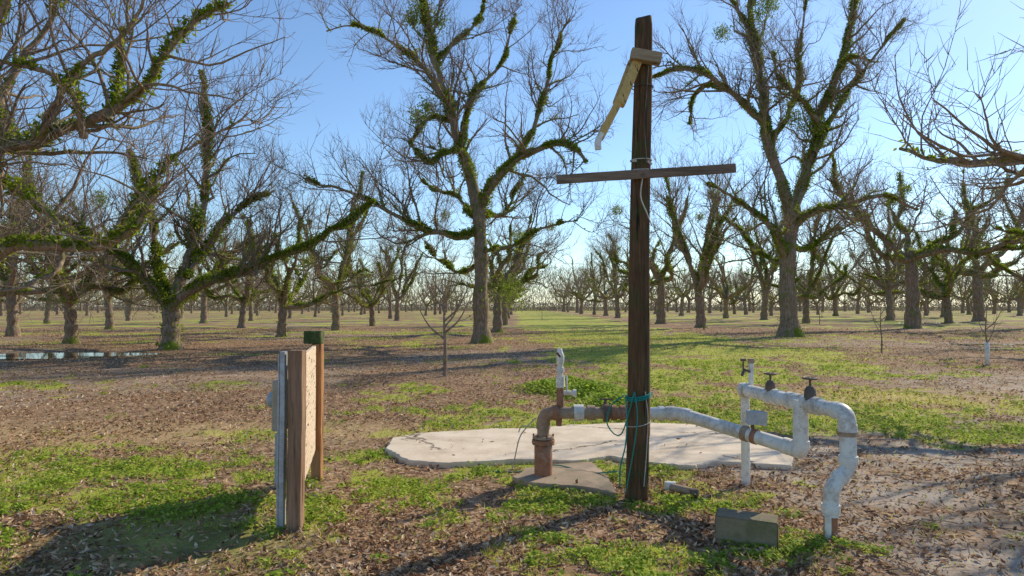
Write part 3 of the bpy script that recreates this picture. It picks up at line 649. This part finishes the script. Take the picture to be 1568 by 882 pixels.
pipe_run('header_pipe',[h0,h1,hb],PR*.98,M_galv,pw,.085)
rod('drop_bend',[hb+Vector((0,0,.05)),hb,hb+Vector((-.012,0,-.055)),Vector(hl)+Vector((.02,0,.055)),hl,hz],PR*.94,M_galv,pw,20,40)
collar(hb+Vector((0,0,.01)),(0,0,1),PR*1.14,.05,M_galv,pw)
md_=(hb+Vector(hl))/2; collar(md_,hb-Vector(hl),PR*1.08,.03,M_galv,pw)
dh=(h1-h0)
for f in (.02,.3,.38,.52,.6,.68,.76): collar(h0+dh*f,dh,PR*1.2,.06,M_galv,pw)
collar(W(1297,664,4.77),(0,0,1),PR*1.12,.03,M_rustgrey,pw)
rod('drop_pipe',[W(1272,780,4.74),W(1272,830,4.74)],.046,M_rust,pw); collar(W(1272,778,4.74),(0,0,1),.062,.05,M_pvc,pw)
rod('drop_repair',[W(1268,790,4.71),W(1268,826,4.71)],.022,M_pvc,pw)
s0=W(1142,740,6.15)
rod('support_post',[(s0.x,6.15,-.05),(s0.x,6.15,W(1142,592,6.15).z)],.038,M_pvc,pw,16); collar((s0.x,6.15,h0.z),(0,0,1),.05,.12,M_galv,pw)
def valve(p,s=1):
    p=Vector(p)
    rod('valve_body',[p,p+Vector((0,0,.07*s)),p+Vector((0,0,.10*s))],[.045*s,.04*s,.022*s],M_dark,pw,12); rod('valve_spindle',[p+Vector((0,0,.09*s)),p+Vector((0,0,.16*s))],.009*s,M_dark,pw,8)
    R=.045*s; rod('handwheel',[p+Vector((math.cos(q)*R,math.sin(q)*R,.155*s)) for q in np.linspace(0,6.283,21)],.008*s,M_dark,pw,8)
    for q in range(3):
        v=Vector((math.cos(q*1.05)*R,math.sin(q*1.05)*R,0)); rod('wheel_spoke',[p-v+Vector((0,0,.155*s)),p+v+Vector((0,0,.155*s))],.006*s,M_dark,pw,6)
valve(h0+dh*.31+Vector((0,0,.03))); valve(h0+dh*.70+Vector((0,0,.035)),1.05)
rod('bib_riser',[W(1150,590,6.12),W(1150,556,6.12)],.022,M_galv,pw,12); rod('bib_cap',[W(1150,556,6.12),W(1150,549,6.12)],.03,M_rustgrey,pw,12)
rod('bib_spout',[W(1150,570,6.12),W(1140,566,6.08),W(1136,575,6.05)],.013,M_dark,pw,8); rod('bib_handle',[W(1138,566,6.08),W(1138,551,6.08)],.008,M_dark,pw,6); rod('bib_knob',[W(1134,551,6.08),W(1142,551,6.08)],.012,M_dark,pw,8)
rod('stack_rusty',[W(858,632,sd),W(858,594,sd)],.034,M_rust,pw); rod('stack_pvc',[W(858,598,sd),W(858,556,sd)],.026,M_pvc,pw)
collar(W(858,584,sd),(0,0,1),.04,.10,M_pvc,pw); collar(W(858,566,sd),(0,0,1),.036,.04,M_galv,pw)
rod('stack_valve',[W(858,557,sd),W(858,552,sd),W(858,545,sd),W(857,540,sd),W(857,533,sd)],[.03,.036,.036,.03,.018],M_pvc,pw); rod('stack_spring',[W(853,540,sd-.04),W(858,546,sd-.04)],.014,M_dark,pw,8)
rod('side_tap',[W(858,601,sd),W(879,602,sd)],.022,M_galv,pw,12); collar(W(880,602,sd),(1,0,0),.034,.03,M_pvc,pw); rod('tap_handle',[W(868,600,sd-.04),W(868,575,sd-.04)],.008,M_galv,pw,6)
rod('copper_tube',[W(820,640,6.2),W(806,655,6.15),W(795,672,6.1),W(785,715,6.1),W(778,722,6.1)],.006,M_beige,pw,6,24)
rod('copper_tube_b',[W(820,655,6.2),W(800,652,6.2),W(794,662,6.2)],.005,M_beige,pw,6,14)
# ---------------------------------------------------------------- cinder block & loose pipe
bm=bmesh.new(); bmesh.ops.create_cube(bm,size=1)
for v in bm.verts: v.co=Vector((v.co.x*.40,v.co.y*.20,v.co.z*.19))
bmesh.ops.bevel(bm,geom=bm.edges[:],offset=.008,segments=2,affect='EDGES'); bmesh.ops.subdivide_edges(bm,edges=bm.edges[:],cuts=3,use_grid_fill=True)
for v in bm.verts: v.co+=Vector([random.uniform(-.0025,.0025) for _ in range(3)])
me=bpy.data.meshes.new('concrete_block'); bm.to_mesh(me); bm.free(); M_cb=conc('mossy_block',(.19,.145,.09),(.37,.29,.19),.6,False); me.materials.append(M_cb)
blk=link(me,'concrete_block'); c=G(1150,836); blk.location=(c.x,c.y+.08,.085); blk.rotation_euler=(0,.02,math.radians(-22))
lp=empty('broken_pipe_piece'); g0=G(1018,752); g1=G(1068,762)
rod('pipe_body',[(g0.x+.03,g0.y,.04),(g1.x,g1.y,.035)],.034,M_rustgrey,lp); rod('pipe_cap',[(g0.x,g0.y,.045),(g0.x+.09,g0.y-.01,.043)],.042,M_pvc,lp); rod('pipe_ring',[(g1.x-.06,g1.y+.01,.036),(g1.x,g1.y,.035)],.041,M_dark,lp)
# ---------------------------------------------------------------- light, sky, camera
el=math.radians(33); az=math.radians(47)
w=bpy.data.worlds.new('World'); bpy.context.scene.world=w; w.use_nodes=True; nt=w.node_tree; nt.nodes.clear()
sk=nt.nodes.new('ShaderNodeTexSky'); sk.sky_type='NISHITA'; sk.sun_disc=False; sk.sun_elevation=el; sk.sun_rotation=az; sk.air_density=1.0; sk.dust_density=.2; sk.ozone_density=1.5
tint=mix(nt,sk.outputs[0],(.88,1.02,1.16),1.0,'MULTIPLY')
bg=nt.nodes.new('ShaderNodeBackground'); bg.inputs[1].default_value=.148; ow=nt.nodes.new('ShaderNodeOutputWorld')
nt.links.new(tint,bg.inputs[0]); nt.links.new(bg.outputs[0],ow.inputs[0])
S=Vector((math.sin(az)*math.cos(el),math.cos(az)*math.cos(el),math.sin(el)))
l=bpy.data.lights.new('sun','SUN'); l.energy=5.0; l.angle=math.radians(.5); l.color=(1,.90,.70); lo=bpy.data.objects.new('sun',l); bpy.context.scene.collection.objects.link(lo); lo.rotation_euler=S.to_track_quat('Z','Y').to_euler()
cam=bpy.data.cameras.new('camera'); co=bpy.data.objects.new('camera',cam); bpy.context.scene.collection.objects.link(co)
cam.lens=24; cam.sensor_width=36; cam.clip_end=2500; cam.clip_start=.05; co.location=(0,0,CH); co.rotation_euler=(math.radians(90)+TH,0,0)
sc=bpy.context.scene; sc.camera=co; sc.view_settings.view_transform='Standard'; sc.view_settings.look='None'; sc.view_settings.exposure=0
